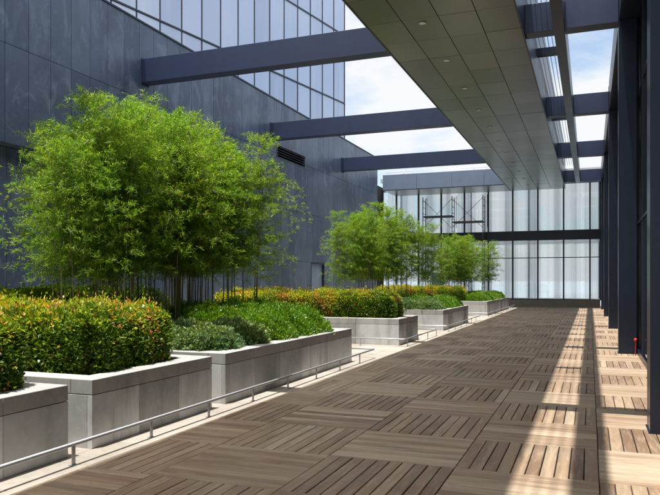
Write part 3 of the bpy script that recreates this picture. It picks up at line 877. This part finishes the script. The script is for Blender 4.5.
# ------------------------------------------------------------------ bamboo
def make_clump(label, group, seed, nculm=6):
    global rng
    rr = np.random.default_rng(seed); old = rng; rng = rr
    t = thing('bamboo_clump', (0, 0, 0), label, 'bamboo', group)
    C, D, Ls = [], [], []
    tw = MB()
    for k in range(nculm):
        a = rr.uniform(0, 6.28); q = rr.uniform(0.08, 0.42)
        bx, by = q * math.cos(a), q * math.sin(a)
        h = rr.uniform(3.3, 4.35)
        la = a + rr.normal(0, 0.7); ln = rr.uniform(0.08, 0.32)
        def at(s):
            bend = ln * (0.25 * s + 0.75 * s ** 2.6)
            return np.array([bx + math.cos(la) * bend, by + math.sin(la) * bend, h * (s - 0.06 * s ** 4)])
        cm = MB(); NP = 14
        pts = [at(i / NP) for i in range(NP + 1)]
        cm.tube([tuple(p) for p in pts], [0.0135 * (1 - 0.8 * i / NP) for i in range(NP + 1)], 7)
        for i in range(1, 9):
            p0_ = at(i / 12.0); r0 = 0.0135 * (1 - 0.8 * i / 12) + 0.003
            cm.tube([(p0_[0], p0_[1], p0_[2] - 0.008), (p0_[0], p0_[1], p0_[2] + 0.008)], r0, 7)
        cm.build('culm', M['culm'], t)
        nn = 25
        for i in range(nn):
            s = 0.31 + 0.69 * (i + rr.random() * 0.6) / nn
            p = at(min(1, s))
            nb = 3 if rr.random() < 0.65 else 2
            for _ in range(nb):
                az = rr.uniform(0, 6.28); env = min(1.0, (s - 0.16) / 0.3) * (1.0 if s < 0.75 else 1.0 - 0.55 * (s - 0.75) / 0.25)
                bl = (0.30 + 0.70 * env) * rr.uniform(0.6, 1.15) * (0.75 if s > 0.9 else 1)
                el = rr.uniform(0.15, 0.95) + (0.35 if s > 0.85 else 0)
                d0 = np.array([math.cos(az) * math.cos(el), math.sin(az) * math.cos(el), math.sin(el)])
                def bp(q_): return p + d0 * bl * q_ + np.array([0, 0, -0.34 * bl * q_ ** 2.2])
                tw.tube([tuple(bp(0)), tuple(bp(0.35)), tuple(bp(0.7)), tuple(bp(1))], [0.0035, 0.003, 0.0022, 0.0012], 3, cap=False)
                ncl = 11
                for c_ in range(ncl):
                    q_ = 0.25 + 0.75 * (c_ + rr.random()) / ncl
                    pc = bp(q_); 
                    side = rr.normal(0, 1, 3); side[2] *= 0.5
                    pc = pc + side * 0.05
                    nl = rr.integers(5, 10)
                    for _l in range(nl):
                        C.append(pc + rr.normal(0, 0.014, 3))
                        dl = d0 * 0.55 + rr.normal(0, 0.62, 3) + np.array([0, 0, -0.22])
                        D.append(dl); Ls.append(rr.uniform(0.045, 0.098))
    C, D, Ls = np.array(C), np.array(D), np.array(Ls)
    n = len(C)
    tn = rr.normal(0.46, 0.2, n) + (rr.random(n) < 0.05) * 0.5
    leaf_mesh('foliage', C, D, Ls, Ls * rr.uniform(0.11, 0.16, n), tn, M['bamboo_leaf'], t, 0.18)
    tw.build('twigs', M['twig'], t)
    rng = old
    return t
BA = 'leafy green bamboo clump of the large stand nearest the camera'
BB = 'leafy green bamboo clump of the middle stand, past the passage'
BC = 'leafy green bamboo clump of the smallest, farthest stand by the glass hall'
GA, GB, GC = 'large near bamboo stand', 'middle bamboo stand', 'far bamboo stand'
protos = [make_clump(BA, GA, 31), make_clump(BA, GA, 32), make_clump(BA, GA, 33)]
spots = []
for (x, y, s) in ((-7.3, 8.25, 0.80), (-7.0, 8.75, 0.88), (-8.0, 8.95, 0.92), (-7.3, 9.1, 0.98), (-7.9, 9.7, 1.02), (-7.1, 9.9, 1.0), (-7.7, 10.5, 1.05), (-7.0, 10.7, 0.98),
                  (-8.2, 11.0, 1.02), (-7.4, 11.4, 1.03), (-7.0, 11.9, 0.98), (-8.0, 12.1, 0.98), (-6.72, 12.3, 0.98), (-7.6, 12.1, 1.03), (-8.3, 12.3, 0.95)):
    spots.append((x, y, s, BA, GA))
for (x, y, s) in ((-7.9, 22.2, 0.84), (-7.3, 23.0, 0.92), (-7.9, 23.9, 0.9), (-7.1, 24.4, 0.92), (-7.6, 25.3, 0.9), (-6.75, 25.6, 0.90), (-6.1, 26.3, 0.80)):
    spots.append((x, y, s, BB, GB))
for (x, y, s) in ((-6.9, 33.9, 0.74), (-6.3, 34.8, 0.82), (-6.8, 35.8, 0.84), (-6.0, 36.4, 0.84), (-6.5, 37.4, 0.82), (-5.4, 38.6, 0.80)):
    spots.append((x, y, s, BC, GC))
for k, (x, y, s, lab, grp) in enumerate(spots):
    o = protos[k] if k < 3 else copy_tree(protos[k % 3])
    o.location = (x, y, SZ); o.scale = (s * 1.0, s * 1.0, s); o.rotation_euler = (0, 0, random.uniform(0, 6.28))
    o['label'] = lab; o['group'] = grp

# ------------------------------------------------------------------ foot rails
RX, RZ, RR = -4.24, 0.185, 0.018
def rail(label, pts, posts):
    t = thing('foot_rail', (0, 0, 0), label, 'rail', 'low steel foot rails along the planters')
    full = [pts[0]]
    for i in range(1, len(pts) - 1):          # rounded corners
        a, c, e = Vector(pts[i - 1]), Vector(pts[i]), Vector(pts[i + 1])
        d1 = (a - c).normalized() * 0.08; d2 = (e - c).normalized() * 0.08
        full += [tuple(c + d1), tuple(c + d1 * 0.35 + d2 * 0.1), tuple(c + d1 * 0.1 + d2 * 0.35), tuple(c + d2)]
    full.append(pts[-1])
    b = MB(); b.tube(full, RR, 12); b.build('tube', M['steel'], t)
    for (x, y) in posts:
        b = MB(); b.box(x - 0.006, x + 0.006, y - 0.02, y + 0.02, 0.004, RZ - RR * 0.6); b.box(x - 0.03, x + 0.03, y - 0.035, y + 0.035, 0.0005, 0.007)
        b.build('post', M['steel'], t, 0.002)
def yposts(a, c, s=1.13):
    out = []; y = a
    while y < c: out.append((RX, y)); y += s
    return out
rail('low steel foot rail running from the left edge past the three near planters', [(RX, -3, RZ), (RX, 13.62, RZ), (-5.6, 13.62, RZ)], yposts(-2.05, 13.7) + [(-5.4, 13.62)])
rail('low steel foot rail turning in before the hedge planter across the passage', [(-7.0, 16.15, RZ), (RX, 16.15, RZ), (RX, 19.8, RZ), (-4.9, 19.8, RZ)], [(-6.6, 16.15), (-5.4, 16.15), (RX, 16.4)] + yposts(17.5, 19.9))
rail('low steel foot rail around the middle bamboo planter', [(-7.0, 21.4, RZ), (RX, 21.4, RZ), (RX, 28.3, RZ), (-4.9, 28.3, RZ)], [(-6.6, 21.4), (-5.4, 21.4)] + yposts(21.6, 28.3))
rail('low steel foot rail along the farthest planter', [(-7.0, 30.6, RZ), (RX, 30.6, RZ), (RX, 41.9, RZ)], [(-6.6, 30.6), (-5.4, 30.6)] + yposts(30.8, 41.9))
